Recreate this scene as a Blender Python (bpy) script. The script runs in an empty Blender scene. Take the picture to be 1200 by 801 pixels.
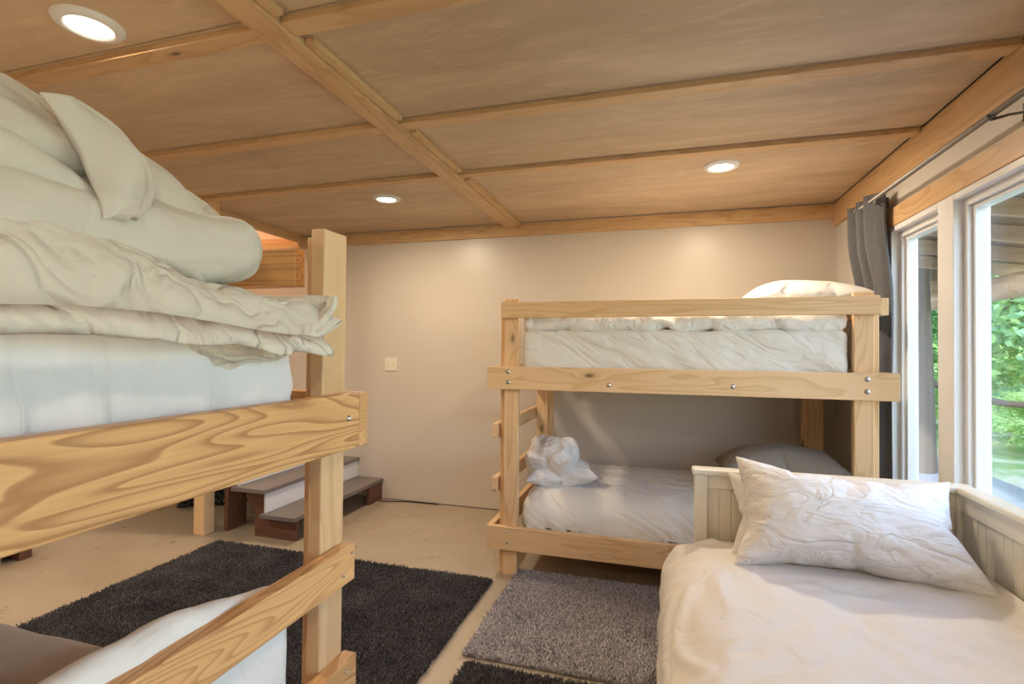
import bpy, bmesh, math, random, time
import numpy as np
from mathutils import Matrix, Vector
T0 = time.time()
random.seed(7)
COL = bpy.context.scene.collection
SC = bpy.context.scene
PI = math.pi

# ------------------------------------------------------------------ noise
_rs = np.random.RandomState(11)
_perm = np.concatenate([_rs.permutation(256)] * 3)
_grad = _rs.normal(size=(256, 3)); _grad /= np.linalg.norm(_grad, axis=1)[:, None]
def noise(p):
    p = np.asarray(p, float); i = np.floor(p).astype(int); f = p - i; i &= 255
    u = f * f * f * (f * (f * 6 - 15) + 10); out = 0
    for dx in (0, 1):
        for dy in (0, 1):
            for dz in (0, 1):
                h = _perm[_perm[_perm[(i[:, 0] + dx) & 255] + ((i[:, 1] + dy) & 255)] + ((i[:, 2] + dz) & 255)]
                g = _grad[h]; d = f - np.array([dx, dy, dz])
                w = (u[:, 0] if dx else 1 - u[:, 0]) * (u[:, 1] if dy else 1 - u[:, 1]) * (u[:, 2] if dz else 1 - u[:, 2])
                out = out + w * (g * d).sum(1)
    return out * 1.6
def wrinkle(p, scale=(6, 6, 6), warp=.25, seed=0.0, sharp=1.0):
    """soft ridged folds, about -1..1"""
    p = np.asarray(p, float) + seed
    w = np.stack([noise(p * 2.3 + 9), noise(p * 2.3 + 31), noise(p * 2.3 + 57)], 1)
    q = (p + w * warp) * np.array(scale)
    r = 1 - 2 * np.abs(noise(q)) ** sharp * 1.4
    return r * .7 + .3 * noise(q * 2.1 + 5)

# ------------------------------------------------------------------ tags
def tag(o, label=None, cat=None, group=None, kind=None):
    if label: o['label'] = label
    if cat: o['category'] = cat
    if group: o['group'] = group
    if kind: o['kind'] = kind
    return o
def empty(name, loc=(0, 0, 0), rz=0):
    o = bpy.data.objects.new(name, None); COL.objects.link(o)
    o.location = loc; o.rotation_euler = (0, 0, rz); o.empty_display_size = .1
    return o
def mesh_obj(name, verts, faces, mat=None, parent=None, smooth=False, mw=None):
    me = bpy.data.meshes.new(name); me.from_pydata([tuple(map(float, v)) for v in verts], [], [tuple(int(k) for k in f) for f in faces])
    me.validate(); me.update()
    if smooth: me.polygons.foreach_set('use_smooth', [True] * len(me.polygons))
    o = bpy.data.objects.new(name, me); COL.objects.link(o)
    if mat: me.materials.append(mat)
    if parent is not None: o.parent = parent
    if mw is not None: o.matrix_basis = mw
    return o
def bm_obj(name, bm, mat=None, parent=None, smooth=False, mw=None):
    me = bpy.data.meshes.new(name); bm.to_mesh(me); bm.free()
    if smooth: me.polygons.foreach_set('use_smooth', [True] * len(me.polygons))
    o = bpy.data.objects.new(name, me); COL.objects.link(o)
    if mat: me.materials.append(mat)
    if parent is not None: o.parent = parent
    if mw is not None: o.matrix_basis = mw
    return o

# ------------------------------------------------------------------ materials
class NT:
    def __init__(s, name):
        s.m = bpy.data.materials.new(name); s.m.use_nodes = True; s.t = s.m.node_tree; s.t.nodes.clear()
        s.out = s.n('ShaderNodeOutputMaterial')
    def n(s, typ, **kw):
        nd = s.t.nodes.new(typ)
        for k, v in kw.items():
            if k.startswith('i_'):
                nd.inputs[k[2:].replace('_', ' ')].default_value = v
            else: setattr(nd, k, v)
        return nd
    def l(s, a, b): s.t.links.new(a, b)
    def ramp(s, src, stops):
        r = s.n('ShaderNodeValToRGB'); e = r.color_ramp.elements
        while len(e) < len(stops): e.new(.5)
        for k, (p, c) in enumerate(stops):
            e[k].position = p; e[k].color = c if len(c) == 4 else (*c, 1)
        s.l(src, r.inputs[0]); return r.outputs[0]
    def math(s, op, a, b=None, clamp=False):
        m = s.n('ShaderNodeMath', operation=op, use_clamp=clamp)
        for k, v in enumerate((a, b)):
            if v is None: continue
            if isinstance(v, (int, float)): m.inputs[k].default_value = v
            else: s.l(v, m.inputs[k])
        return m.outputs[0]
    def mix(s, f, a, b, mode='MIX'):
        m = s.n('ShaderNodeMix', data_type='RGBA', blend_type=mode)
        for idx, v in ((0, f), (6, a), (7, b)):
            if isinstance(v, (int, float)): m.inputs[idx].default_value = v
            elif isinstance(v, tuple): m.inputs[idx].default_value = v if len(v) == 4 else (*v, 1)
            else: s.l(v, m.inputs[idx])
        return m.outputs[2]
    def coords(s, scale=(1, 1, 1), rnd=True, src='Object', off=None):
        tc = s.n('ShaderNodeTexCoord'); mp = s.n('ShaderNodeMapping'); mp.inputs['Scale'].default_value = scale
        v = tc.outputs[src]
        if rnd:
            oi = s.n('ShaderNodeObjectInfo'); mm = s.n('ShaderNodeVectorMath', operation='SCALE')
            cx = s.n('ShaderNodeCombineXYZ'); 
            s.l(oi.outputs['Random'], cx.inputs[0]); r2 = s.math('FRACT', s.math('MULTIPLY', oi.outputs['Random'], 37.7))
            s.l(r2, cx.inputs[1]); s.l(s.math('FRACT', s.math('MULTIPLY', oi.outputs['Random'], 113.1)), cx.inputs[2])
            s.l(cx.outputs[0], mm.inputs[0]); mm.inputs['Scale'].default_value = 23.0
            ad = s.n('ShaderNodeVectorMath', operation='ADD'); s.l(v, ad.inputs[0]); s.l(mm.outputs[0], ad.inputs[1]); v = ad.outputs[0]
        s.l(v, mp.inputs[0]); return mp.outputs[0]
    def noise(s, vec, scale=5, detail=3, rough=.5, dist=0):
        nn = s.n('ShaderNodeTexNoise'); nn.inputs['Scale'].default_value = scale; nn.inputs['Detail'].default_value = detail
        nn.inputs['Roughness'].default_value = rough; nn.inputs['Distortion'].default_value = dist
        s.l(vec, nn.inputs['Vector']); return nn.outputs['Fac']
    def bump(s, h, strength=.3, dist=.01, nrm=None):
        b = s.n('ShaderNodeBump'); b.inputs['Strength'].default_value = strength; b.inputs['Distance'].default_value = dist
        s.l(h, b.inputs['Height'])
        if nrm is not None: s.l(nrm, b.inputs['Normal'])
        return b.outputs[0]
    def bsdf(s, color, rough=.5, spec=.5, nrm=None, metal=0, sheen=0, coat=0, sub=0):
        b = s.n('ShaderNodeBsdfPrincipled')
        if isinstance(color, tuple): b.inputs['Base Color'].default_value = (*color, 1)
        else: s.l(color, b.inputs['Base Color'])
        if isinstance(rough, (int, float)): b.inputs['Roughness'].default_value = rough
        else: s.l(rough, b.inputs['Roughness'])
        b.inputs['Specular IOR Level'].default_value = spec; b.inputs['Metallic'].default_value = metal
        b.inputs['Sheen Weight'].default_value = sheen; b.inputs['Coat Weight'].default_value = coat
        if nrm is not None: s.l(nrm, b.inputs['Normal'])
        s.l(b.outputs[0], s.out.inputs[0]); return b

def mat_pine(name, base, dark, knot=(.11, .045, .02), contrast=1.0, rings=9.0, rough=.42, knots=.1):
    # local x runs along the board
    t = NT(name); co = t.coords((1, 1, 1))
    mp = t.n('ShaderNodeMapping'); mp.inputs['Scale'].default_value = (.6, 6.0, 6.0); t.l(co, mp.inputs[0])
    kv = t.n('ShaderNodeMapping'); kv.inputs['Scale'].default_value = (2.6, 6.0, 6.0); t.l(co, kv.inputs[0])
    vo = t.n('ShaderNodeTexVoronoi'); vo.inputs['Scale'].default_value = 1.0; t.l(kv.outputs[0], vo.inputs['Vector'])
    d = vo.outputs['Distance']
    bulge = t.ramp(d, [(0, (1, 1, 1)), (.35, (0, 0, 0))])
    n1 = t.noise(mp.outputs[0], 1.0, 2, .5, .3)
    ph = t.math('ADD', t.math('MULTIPLY', n1, rings), t.math('MULTIPLY', bulge, .9))
    sn = t.math('FRACT', ph)
    ring = t.ramp(sn, [(0, (0, 0, 0)), (.55, (.25, .25, .25)), (.86, (1, 1, 1)), (.94, (.9, .9, .9)), (1, (0, 0, 0))])
    fm = t.n('ShaderNodeMapping'); fm.inputs['Scale'].default_value = (3, 160, 160); t.l(co, fm.inputs[0])
    fine = t.noise(fm.outputs[0], 1, 2)
    big = t.noise(mp.outputs[0], .7, 1)
    c = t.mix(t.math('MULTIPLY', ring, .62 * contrast), base, dark)
    c = t.mix(t.math('MULTIPLY', fine, .35 * contrast), c, dark)
    c = t.mix(t.math('MULTIPLY', t.math('SUBTRACT', big, .45, True), 1.2), c, tuple(min(1, x * 1.15) for x in base))
    kr = t.ramp(d, [(0, (1, 1, 1)), (knots * .55, (1, 1, 1)), (knots, (.25, .25, .25)), (knots * 2, (0, 0, 0))])
    c = t.mix(t.math('MULTIPLY', kr, .85), c, knot)
    nb = t.bump(t.math('ADD', t.math('MULTIPLY', ring, .5), fine), .12, .002)
    t.bsdf(c, rough, .4, nb); return t.m
def mat_ply(name, base, dark):
    t = NT(name); co = t.coords((.5, 2.2, 1), src='Object', rnd=False)
    n1 = t.noise(co, 1.7, 6, .62, .8); cc = t.coords((.9, 14, 1), rnd=False); n2 = t.noise(cc, 1.5, 3, .6, .6)
    cs = t.coords((1, 3.2, 1), rnd=False); n3 = t.noise(cs, 5.0, 4, .7, .5)
    c = t.mix(t.ramp(n1, [(.32, (0, 0, 0)), (.7, (1, 1, 1))]), base, dark)
    c = t.mix(t.math('MULTIPLY', n2, .35), c, tuple(x * .72 for x in dark))
    c = t.mix(t.ramp(n3, [(.5, (0, 0, 0)), (.85, (.4, .4, .4))]), c, tuple(min(1, x * 1.35) for x in base))
    t.bsdf(c, .5, .35, t.bump(n2, .06, .002)); return t.m
def mat_paint(name, col, rough=.35, bumpy=.04, spec=.5):
    t = NT(name); co = t.coords(rnd=False); n = t.noise(co, 3, 4); n2 = t.noise(co, 90, 2)
    c = t.mix(t.math('MULTIPLY', n, .25), col, tuple(x * .88 for x in col))
    t.bsdf(c, rough, spec, t.bump(n2, bumpy, .003)); return t.m
def mat_cloth(name, col, wr=.35, scale=7, weave=.05, sheen=.15, aniso=(1, 1, 1), rot=(0, 0, 0)):
    t = NT(name); c0 = t.coords((1, 1, 1)); m0 = t.n('ShaderNodeMapping'); m0.inputs['Rotation'].default_value = rot; t.l(c0, m0.inputs[0])
    m1 = t.n('ShaderNodeMapping'); m1.inputs['Scale'].default_value = aniso; t.l(m0.outputs[0], m1.inputs[0]); co = m1.outputs[0]
    w1 = t.noise(co, scale, 2, .5, 1.2)
    ridge = t.math('ABSOLUTE', t.math('SUBTRACT', w1, .5))
    rs = t.ramp(ridge, [(0, (0, 0, 0)), (.06, (.35, .35, .35)), (.3, (1, 1, 1))])
    w2 = t.noise(co, scale * 2.3, 2, .5, .6)
    h = t.math('ADD', t.math('MULTIPLY', rs, .4), t.math('MULTIPLY', w2, .5))
    b1 = t.bump(h, wr, .03)
    wv = t.noise(t.coords((600, 600, 600), rnd=False), 1, 1); b2 = t.bump(wv, weave, .001, b1)
    t.bsdf(col, .85, .2, b2, sheen=sheen); return t.m
def mat_plain(name, col, rough=.5, spec=.5, metal=0, sheen=0):
    t = NT(name); n = t.noise(t.coords(), 14, 3)
    t.bsdf(t.mix(t.math('MULTIPLY', n, .3), col, tuple(x * .8 for x in col)), rough, spec, None, metal, sheen); return t.m
def mat_emit(name, col, s):
    t = NT(name); e = t.n('ShaderNodeEmission'); e.inputs[0].default_value = (*col, 1); e.inputs[1].default_value = s
    t.l(e.outputs[0], t.out.inputs[0]); return t.m

M = {}
M['pine_r'] = mat_pine('pine_pale', (.80, .55, .31), (.54, .30, .12), contrast=.8, rings=12)
M['pine_l'] = mat_pine('pine_amber', (.76, .44, .185), (.30, .12, .035), contrast=1.15, rings=34, knots=.15)
M['pine_post'] = mat_pine('pine_post', (.70, .46, .25), (.48, .26, .11), contrast=.7, rings=9, knots=.07)
M['pine_trim'] = mat_pine('pine_trim', (.66, .44, .23), (.44, .24, .10), contrast=.9, rings=12, knots=.06)
M['ply'] = mat_ply('birch_plywood', (.71, .54, .355), (.49, .345, .215))
M['wall'] = mat_paint('wall_paint', (.60, .53, .45), .36)
M['wallw'] = mat_paint('window_wall_paint', (.66, .62, .56), .4)
M['peach'] = mat_paint('stairwell_paint', (.78, .60, .47), .5)
M['vinyl'] = mat_paint('white_vinyl', (.80, .80, .80), .3, .0)
M['cream'] = mat_paint('cream_paint', (.76, .70, .57), .4, .02)
M['white'] = mat_cloth('white_cotton', (.74, .71, .66), .30, 6)
M['whitew'] = mat_cloth('white_wrinkled_cotton', (.76, .73, .69), .7, 6, aniso=(1, 1.8, 1))
M['sheet'] = mat_cloth('white_fitted_sheet', (.74, .71, .65), .8, 3.0, aniso=(.5, 1, 1.8), rot=(0, -.55, .5))
M['bluewhite'] = mat_cloth('cool_white_sheet', (.69, .67, .665), .3, 3, aniso=(1, 3, .35))
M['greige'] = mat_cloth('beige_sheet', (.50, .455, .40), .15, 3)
M['comf'] = mat_cloth('comforter_cotton', (.72, .67, .60), .5, 3.5)
M['duvet'] = mat_cloth('duvet_cotton', (.60, .55, .475), .6, 4)
M['quilt'] = mat_cloth('quilt_sateen', (.64, .575, .48), .9, 6, aniso=(1, 1.8, 1))
M['greyp'] = mat_cloth('grey_brown_pillow', (.30, .26, .21), .3, 5)
M['dark'] = mat_plain('black_plastic', (.02, .02, .022), .5)
M['darkwood'] = mat_pine('dark_wood', (.17, .075, .045), (.07, .03, .02), contrast=.8, rings=4)
M['tread'] = mat_paint('grey_tread_paint', (.19, .16, .15), .5, .1)
M['riser'] = mat_paint('white_riser_paint', (.75, .75, .76), .4, .02)
M['metal'] = mat_plain('galvanised_steel', (.62, .62, .62), .3, .5, 1)
M['rod'] = mat_plain('brushed_nickel', (.20, .19, .18), .4, .5, 1)
M['curt'] = mat_cloth('grey_curtain_linen', (.115, .115, .125), .25, 12, .25, aniso=(1, 1, .4))
M['switch'] = mat_plain('ivory_plastic', (.80, .72, .60), .35)
M['fixture'] = mat_plain('white_trim_enamel', (.78, .76, .72), .4)
M['lamp'] = mat_emit('lamp_lens', (1, .86, .68), 7)
M['bark'] = mat_plain('tree_bark', (.13, .105, .085), .9, .1)
M['log'] = mat_pine('weathered_log', (.42, .30, .20), (.24, .15, .09), contrast=.8)
M['roof'] = mat_pine('roof_board', (.22, .15, .10), (.11, .07, .045), contrast=.7)
M['deck'] = mat_paint('grey_deck', (.24, .26, .31), .35, .1)
def mat_floor():
    t = NT('sealed_concrete'); co = t.coords(rnd=False, src='Object')
    n1 = t.noise(co, 1.1, 6, .62, .6); n2 = t.noise(co, 9, 5, .7); n3 = t.noise(co, 60, 2)
    c = t.mix(t.ramp(n1, [(.35, (0, 0, 0)), (.68, (1, 1, 1))]), (.46, .385, .285), (.36, .28, .19))
    c = t.mix(t.ramp(n2, [(.45, (0, 0, 0)), (.8, (.55, .55, .55))]), c, (.54, .48, .39))
    t.bsdf(c, t.ramp(n2, [(.3, (.25, .25, .25)), (.7, (.45, .45, .45))]), .5, t.bump(n3, .08, .003)); return t.m
M['floor'] = mat_floor()
def mat_rug(name, a, b):
    t = NT(name); g = t.n('ShaderNodeNewGeometry')
    c = t.ramp(g.outputs['Random Per Island'], [(0, a), (1, b)])
    t.bsdf(c, .9, .12, None, sheen=.3); return t.m
M['rug_dark'] = mat_rug('charcoal_pile', (.006, .004, .005), (.040, .031, .036))
M['rug_grey'] = mat_rug('grey_pile', (.08, .07, .078), (.64, .58, .60))
def mat_leaf(name, a, b):
    t = NT(name); g = t.n('ShaderNodeNewGeometry'); c = t.ramp(g.outputs['Random Per Island'], [(0, a), (1, b)])
    d = t.n('ShaderNodeBsdfDiffuse'); tr = t.n('ShaderNodeBsdfTranslucent'); mx = t.n('ShaderNodeMixShader'); mx.inputs[0].default_value = .45
    t.l(c, d.inputs[0]); t.l(c, tr.inputs[0]); t.l(d.outputs[0], mx.inputs[1]); t.l(tr.outputs[0], mx.inputs[2]); t.l(mx.outputs[0], t.out.inputs[0]); return t.m
M['leafA'] = mat_leaf('leaf_bright', (.36, .60, .20), (.72, .88, .50))
M['leafB'] = mat_leaf('leaf_mid', (.22, .46, .16), (.50, .72, .34))
M['leafC'] = mat_leaf('leaf_blue_green', (.22, .48, .26), (.52, .76, .52))
def mat_lawn():
    t = NT('lawn'); co = t.coords(rnd=False, src='Object'); n = t.noise(co, .9, 5, .6); n2 = t.noise(co, 8, 4)
    c = t.mix(t.ramp(n, [(.42, (0, 0, 0)), (.6, (1, 1, 1))]), (.26, .38, .15), (.66, .62, .50))
    c = t.mix(t.math('MULTIPLY', n2, .4), c, (.12, .25, .06))
    t.bsdf(c, .9, .1, t.bump(n2, .5, .05)); return t.m
M['lawn'] = mat_lawn()
def mat_glass():
    t = NT('window_glass'); g = t.n('ShaderNodeNewGeometry'); dp = t.n('ShaderNodeVectorMath', operation='DOT_PRODUCT')
    t.l(g.outputs['Incoming'], dp.inputs[0]); t.l(g.outputs['Normal'], dp.inputs[1])
    c = t.math('ABSOLUTE', dp.outputs['Value']); fr = t.math('ADD', t.math('MULTIPLY', t.math('POWER', t.math('SUBTRACT', 1.0, c), 5.0), .9), .035)
    tr = t.n('ShaderNodeBsdfTransparent'); tr.inputs[0].default_value = (.97, .985, .98, 1)
    gl = t.n('ShaderNodeBsdfGlossy'); gl.inputs['Roughness'].default_value = .01
    mx = t.n('ShaderNodeMixShader'); t.l(fr, mx.inputs[0]); t.l(tr.outputs[0], mx.inputs[1]); t.l(gl.outputs[0], mx.inputs[2]); t.l(mx.outputs[0], t.out.inputs[0])
    return t.m
M['glass'] = mat_glass()

# ------------------------------------------------------------------ shapes
def board(name, lo, hi, mat, parent=None, bevel=.003, seg=2, **tg):
    """box from corner lo to corner hi in the parent's space; own local x runs along its longest side"""
    lo = np.array(lo, float); hi = np.array(hi, float); lo, hi = np.minimum(lo, hi), np.maximum(lo, hi)
    c = (lo + hi) / 2; s = hi - lo; order = list(np.argsort(-s, kind='stable'))
    R = Matrix(((0, 0, 0), (0, 0, 0), (0, 0, 0)))
    for k, ax in enumerate(order): R[ax][k] = 1.0
    if R.determinant() < 0:
        R[order[2]][2] = -1.0
    d = s[order]
    bm = bmesh.new(); bmesh.ops.create_cube(bm, size=1.0)
    for v in bm.verts: v.co = Vector((v.co.x * d[0], v.co.y * d[1], v.co.z * d[2]))
    bv = min(bevel, d.min() * .3)
    if bv > 0: bmesh.ops.bevel(bm, geom=bm.edges[:], offset=bv, segments=seg, affect='EDGES', profile=.5)
    o = bm_obj(name, bm, mat, parent)
    o.matrix_basis = Matrix.Translation(c) @ R.to_4x4()
    if tg: tag(o, **tg)
    return o
def struct(name, lo, hi, mat, bevel=0.0):
    return board(name, lo, hi, mat, None, bevel, kind='structure')
def tube(bm, p, r, n=12, cap=True):
    """tube through points p with radius r (number or list) added to bm"""
    p = [Vector(q) for q in p]; rs = r if isinstance(r, (list, tuple)) else [r] * len(p); rings = []
    up = Vector((0, 0, 1))
    for k, q in enumerate(p):
        d = (p[min(k + 1, len(p) - 1)] - p[max(k - 1, 0)]).normalized()
        a = d.cross(up if abs(d.z) < .95 else Vector((1, 0, 0))).normalized(); b = d.cross(a)
        rings.append([bm.verts.new(q + (a * math.cos(2 * PI * i / n) + b * math.sin(2 * PI * i / n)) * rs[k]) for i in range(n)])
    for k in range(len(p) - 1):
        for i in range(n):
            bm.faces.new((rings[k][i], rings[k][(i + 1) % n], rings[k + 1][(i + 1) % n], rings[k + 1][i]))
    if cap:
        bm.faces.new(rings[0]); bm.faces.new(list(reversed(rings[-1])))
def lathe(name, prof, mat, parent=None, n=32, mw=None):
    bm = bmesh.new(); rings = []
    for (r, z) in prof:
        rings.append([bm.verts.new((max(r, 1e-5) * math.cos(2 * PI * i / n), max(r, 1e-5) * math.sin(2 * PI * i / n), z)) for i in range(n)])
    for k in range(len(prof) - 1):
        for i in range(n): bm.faces.new((rings[k][i], rings[k][(i + 1) % n], rings[k + 1][(i + 1) % n], rings[k + 1][i]))
    bmesh.ops.remove_doubles(bm, verts=bm.verts, dist=1e-4); bmesh.ops.recalc_face_normals(bm, faces=bm.faces)
    return bm_obj(name, bm, mat, parent, True, mw)
def bolt(parent, loc, axis='v', r=.011):
    """round headed bolt; axis v: head points to local -y"""
    bm = bmesh.new(); n = 14; rings = []
    for (rr, y) in ((r * 1.25, .001), (r * 1.25, -.001), (r, -.0035), (r * .7, -.0065), (r * .3, -.008), (.0002, -.0085)):
        rings.append([bm.verts.new((rr * math.cos(2 * PI * i / n), y, rr * math.sin(2 * PI * i / n))) for i in range(n)])
    for k in range(len(rings) - 1):
        for i in range(n): bm.faces.new((rings[k][i], rings[k][(i + 1) % n], rings[k + 1][(i + 1) % n], rings[k + 1][i]))
    bmesh.ops.recalc_face_normals(bm, faces=bm.faces)
    return bm_obj('bolt', bm, M['metal'], parent, True, Matrix.Translation(loc))
def cube_surface(h, step):
    """vertices + quads of a box surface subdivided about step"""
    h = np.array(h, float); key = {}; V = []; Fc = []
    ns = [max(2, int(round(2 * a / step))) for a in h]
    def vid(p):
        k = tuple(np.round(p, 5))
        if k not in key: key[k] = len(V); V.append(p)
        return key[k]
    for ax in range(3):
        a, b = (ax + 1) % 3, (ax + 2) % 3
        ga = np.linspace(-h[a], h[a], ns[a] + 1); gb = np.linspace(-h[b], h[b], ns[b] + 1)
        for s in (-1, 1):
            ids = np.empty((len(ga), len(gb)), int)
            for i, x in enumerate(ga):
                for j, y in enumerate(gb):
                    p = [0, 0, 0]; p[ax] = s * h[ax]; p[a] = x; p[b] = y; ids[i, j] = vid(p)
            for i in range(len(ga) - 1):
                for j in range(len(gb) - 1):
                    q = (ids[i, j], ids[i + 1, j], ids[i + 1, j + 1], ids[i, j + 1])
                    Fc.append(q if s > 0 else q[::-1])
    return np.array(V, float), Fc
def rounded(h, r, step):
    V, F = cube_surface(h, step); h = np.array(h); inner = np.clip(V, -(h - r), h - r); d = V - inner
    # spread the rounding band
    ln = np.linalg.norm(d, axis=1)[:, None]; n = d / np.maximum(ln, 1e-9)
    return inner + n * r, F, n
def soft_box(name, lo, hi, r, step, mat, parent=None, amp=.006, scale=(6, 6, 6), seed=0., warp=.25, extra=None, loc=None, **tg):
    lo = np.array(lo, float); hi = np.array(hi, float); c = (lo + hi) / 2; h = (hi - lo) / 2
    V, F, n = rounded(h, r, step)
    V = V + n * (wrinkle(V + seed * 3.7, scale, warp)[:, None] * amp)
    if extra is not None: V = extra(V)
    o = mesh_obj(name, V, F, mat, parent, True, Matrix.Translation(c))
    if tg: tag(o, **tg)
    return o

# cloth simulation --------------------------------------------------------
_pending = []
def inflate(key, w, h, n=40, m=28, pressure=3.0, frames=26, shrink=-.06, puff=.03, seed=0, flange=0.0, bend=.4):
    """two cloth sheets sewn at the rim and blown up; returns (verts, faces) later through take()"""
    xs = np.linspace(-w / 2, w / 2, n); ys = np.linspace(-h / 2, h / 2, m); V = []; F = []; top = {}; bot = {}
    for i, x in enumerate(xs):
        for j, y in enumerate(ys):
            rim = i in (0, n - 1) or j in (0, m - 1); sx = x / (w / 2); sy = y / (h / 2)
            z = puff * (1 - sx ** 2) * (1 - sy ** 2)
            zz = .012 * math.sin(7 * sx + seed) * math.cos(5 * sy + seed * 2)
            top[i, j] = len(V); V.append((x, y, 0 if rim else z + .003 + zz * .3))
            if rim: bot[i, j] = top[i, j]
            else: bot[i, j] = len(V); V.append((x, y, -z - .003 + zz * .3))
    for i in range(n - 1):
        for j in range(m - 1):
            F.append((top[i, j], top[i + 1, j], top[i + 1, j + 1], top[i, j + 1]))
            F.append((bot[i, j], bot[i, j + 1], bot[i + 1, j + 1], bot[i + 1, j]))
    o = mesh_obj('sim_' + key, V, F)
    c = o.modifiers.new('c', 'CLOTH'); s = c.settings; s.quality = 5; s.mass = .15
    s.tension_stiffness = 12; s.compression_stiffness = 12; s.shear_stiffness = 4; s.bending_stiffness = bend
    s.use_pressure = True; s.uniform_pressure_force = pressure; s.shrink_min = shrink
    s.tension_damping = 8; s.compression_damping = 8; s.shear_damping = 8; s.air_damping = 3
    s.effector_weights.gravity = 0; c.collision_settings.use_collision = False
    c.point_cache.frame_start = 1; c.point_cache.frame_end = frames
    _pending.append((key, o, frames, F)); return key
SIM = {}
def run_sims():
    if not _pending: return
    fr = max(p[2] for p in _pending)
    for f in range(1, fr + 1): SC.frame_set(f)
    dg = bpy.context.evaluated_depsgraph_get()
    for key, o, _, F in _pending:
        me = o.evaluated_get(dg).to_mesh(); V = np.empty(len(me.vertices) * 3); me.vertices.foreach_get('co', V)
        SIM[key] = (V.reshape(-1, 3).copy(), F)
        o.evaluated_get(dg).to_mesh_clear()
    for key, o, _, F in _pending:
        me = o.data; bpy.data.objects.remove(o); bpy.data.meshes.remove(me)
    SC.frame_set(1)
def subdiv(o, lv=1):
    m = o.modifiers.new('subdivision', 'SUBSURF'); m.levels = lv; m.render_levels = lv
def pillow(name, key, mat, mw, fn=None, parent=None, zs=1.0, **tg):
    V, F = SIM[key]; V = V.copy(); V[:, 2] *= zs
    if fn is not None: V = fn(V)
    o = mesh_obj(name, V, F, mat, parent, True, mw); subdiv(o, 1)
    if tg: tag(o, **tg)
    return o

# ================================================================== SIMS
inflate('pA', .72, .50, pressure=4.5, seed=1)
inflate('pB', .74, .50, n=66, m=44, pressure=4.5, seed=2, shrink=-.12, bend=.1)
inflate('pC', .66, .46, pressure=3.6, seed=3, shrink=-.1)
inflate('ball', .50, .42, n=40, m=34, pressure=7.0, seed=6, shrink=-.16, bend=.1)
inflate('quilt', 1.35, .66, n=72, m=36, pressure=2.2, seed=4, shrink=-.10)
inflate('roll', .60, .46, n=40, m=30, pressure=2.0, seed=5, shrink=-.12)
run_sims()
print('sims', round(time.time() - T0, 1))

# ================================================================== SETTING
CZ = 2.46; XW = 1.2; YB = 4.22; YS = -2.2; XL = -5.2
struct('floor', (XL - .1, YS - .1, -.12), (XW + .12, YB + .12, 0), M['floor'])
# back wall: stands 8 mm clear of the slab, dark joint under it
struct('wall_back', (XL - .1, YB, .008), (XW + .12, YB + .12, 2.46), M['wall'])
struct('trim_joint', (XL, YB + .01, 0), (XW, YB + .1, .009), M['dark'])
struct('wall_front', (XL - .1, YS - .12, 0), (XW + .12, YS, 2.7), M['wall'])
struct('wall_left', (XL - .12, YS, 0), (XL, YB, 4.6), M['wall'])
# window wall pieces round the openings (window_1: 2.74..3.28, window_2: .62..2.73, window_3: -1.7..-.1)
WZ0, WZ1 = .42, 2.06
wm = M['wallw']
struct('wall_right_head', (XW, YS - .12, WZ1), (XW + .10, YB + .12, 2.7), wm)
struct('wall_right_sill', (XW, YS - .12, 0), (XW + .10, YB + .12, WZ0), wm)
struct('wall_right_corner', (XW, 3.28, WZ0), (XW + .10, YB + .12, WZ1), wm)
struct('wall_right_pier', (XW, -.1, WZ0), (XW + .10, .55, WZ1), wm)
struct('wall_right_end', (XW, YS - .12, WZ0), (XW + .10, -1.7, WZ1), wm)

# ceiling: plywood sheets with real joints, on a dark deck; opening over the stairs
def ceiling():
    bm = bmesh.new()
    def sheet(x0, x1, y0, y1):
        r = bmesh.ops.create_cube(bm, size=1.0)
        for v in r['verts']:
            v.co = Vector(((x0 + x1) / 2 + v.co.x * (x1 - x0), (y0 + y1) / 2 + v.co.y * (y1 - y0), CZ + .006 + v.co.z * .012))
    ys = [YS, -.66, .12, .66, 1.375, 2.155, 2.885, YB]
    for k in range(len(ys) - 1):
        y0, y1 = ys[k], ys[k + 1] - .007
        sheet(-1.255, XW - .022, y0, y1)
        yl1 = y1
        if k == len(ys) - 2: sheet(-3.40, -1.255, y0, y1 - .0)
        elif k == len(ys) - 3: sheet(-3.40, -1.255, y0, y1); 
        else: sheet(-3.40, -1.255, y0, y1)
        if ys[k] < 3: sheet(XL, -3.40, y0, min(y1, 3.10))
    return tag(bm_obj('ceiling', bm, M['ply']), kind='structure')
ceiling()
struct('ceiling_deck', (-3.42, YS - .12, CZ + .013), (XW + .10, YB + .12, CZ + .05), M['dark'])
struct('ceiling_deck_left', (XL - .1, YS - .12, CZ + .013), (-3.42, 3.12, CZ + .05), M['dark'])
# stairwell shaft above the opening
struct('wall_shaft_back', (XL, YB, 2.46), (-3.2, YB + .12, 4.6), M['peach'])
struct('wall_shaft_near', (XL, 3.0, CZ + .05), (-3.3, 3.10, 4.6), M['peach'])
struct('wall_shaft_right', (-3.42, 3.1, CZ + .05), (-3.34, YB, 4.6), M['peach'])
struct('ceiling_shaft', (XL - .1, 2.95, 4.6), (-3.3, YB + .12, 4.7), M['peach'])
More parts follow.
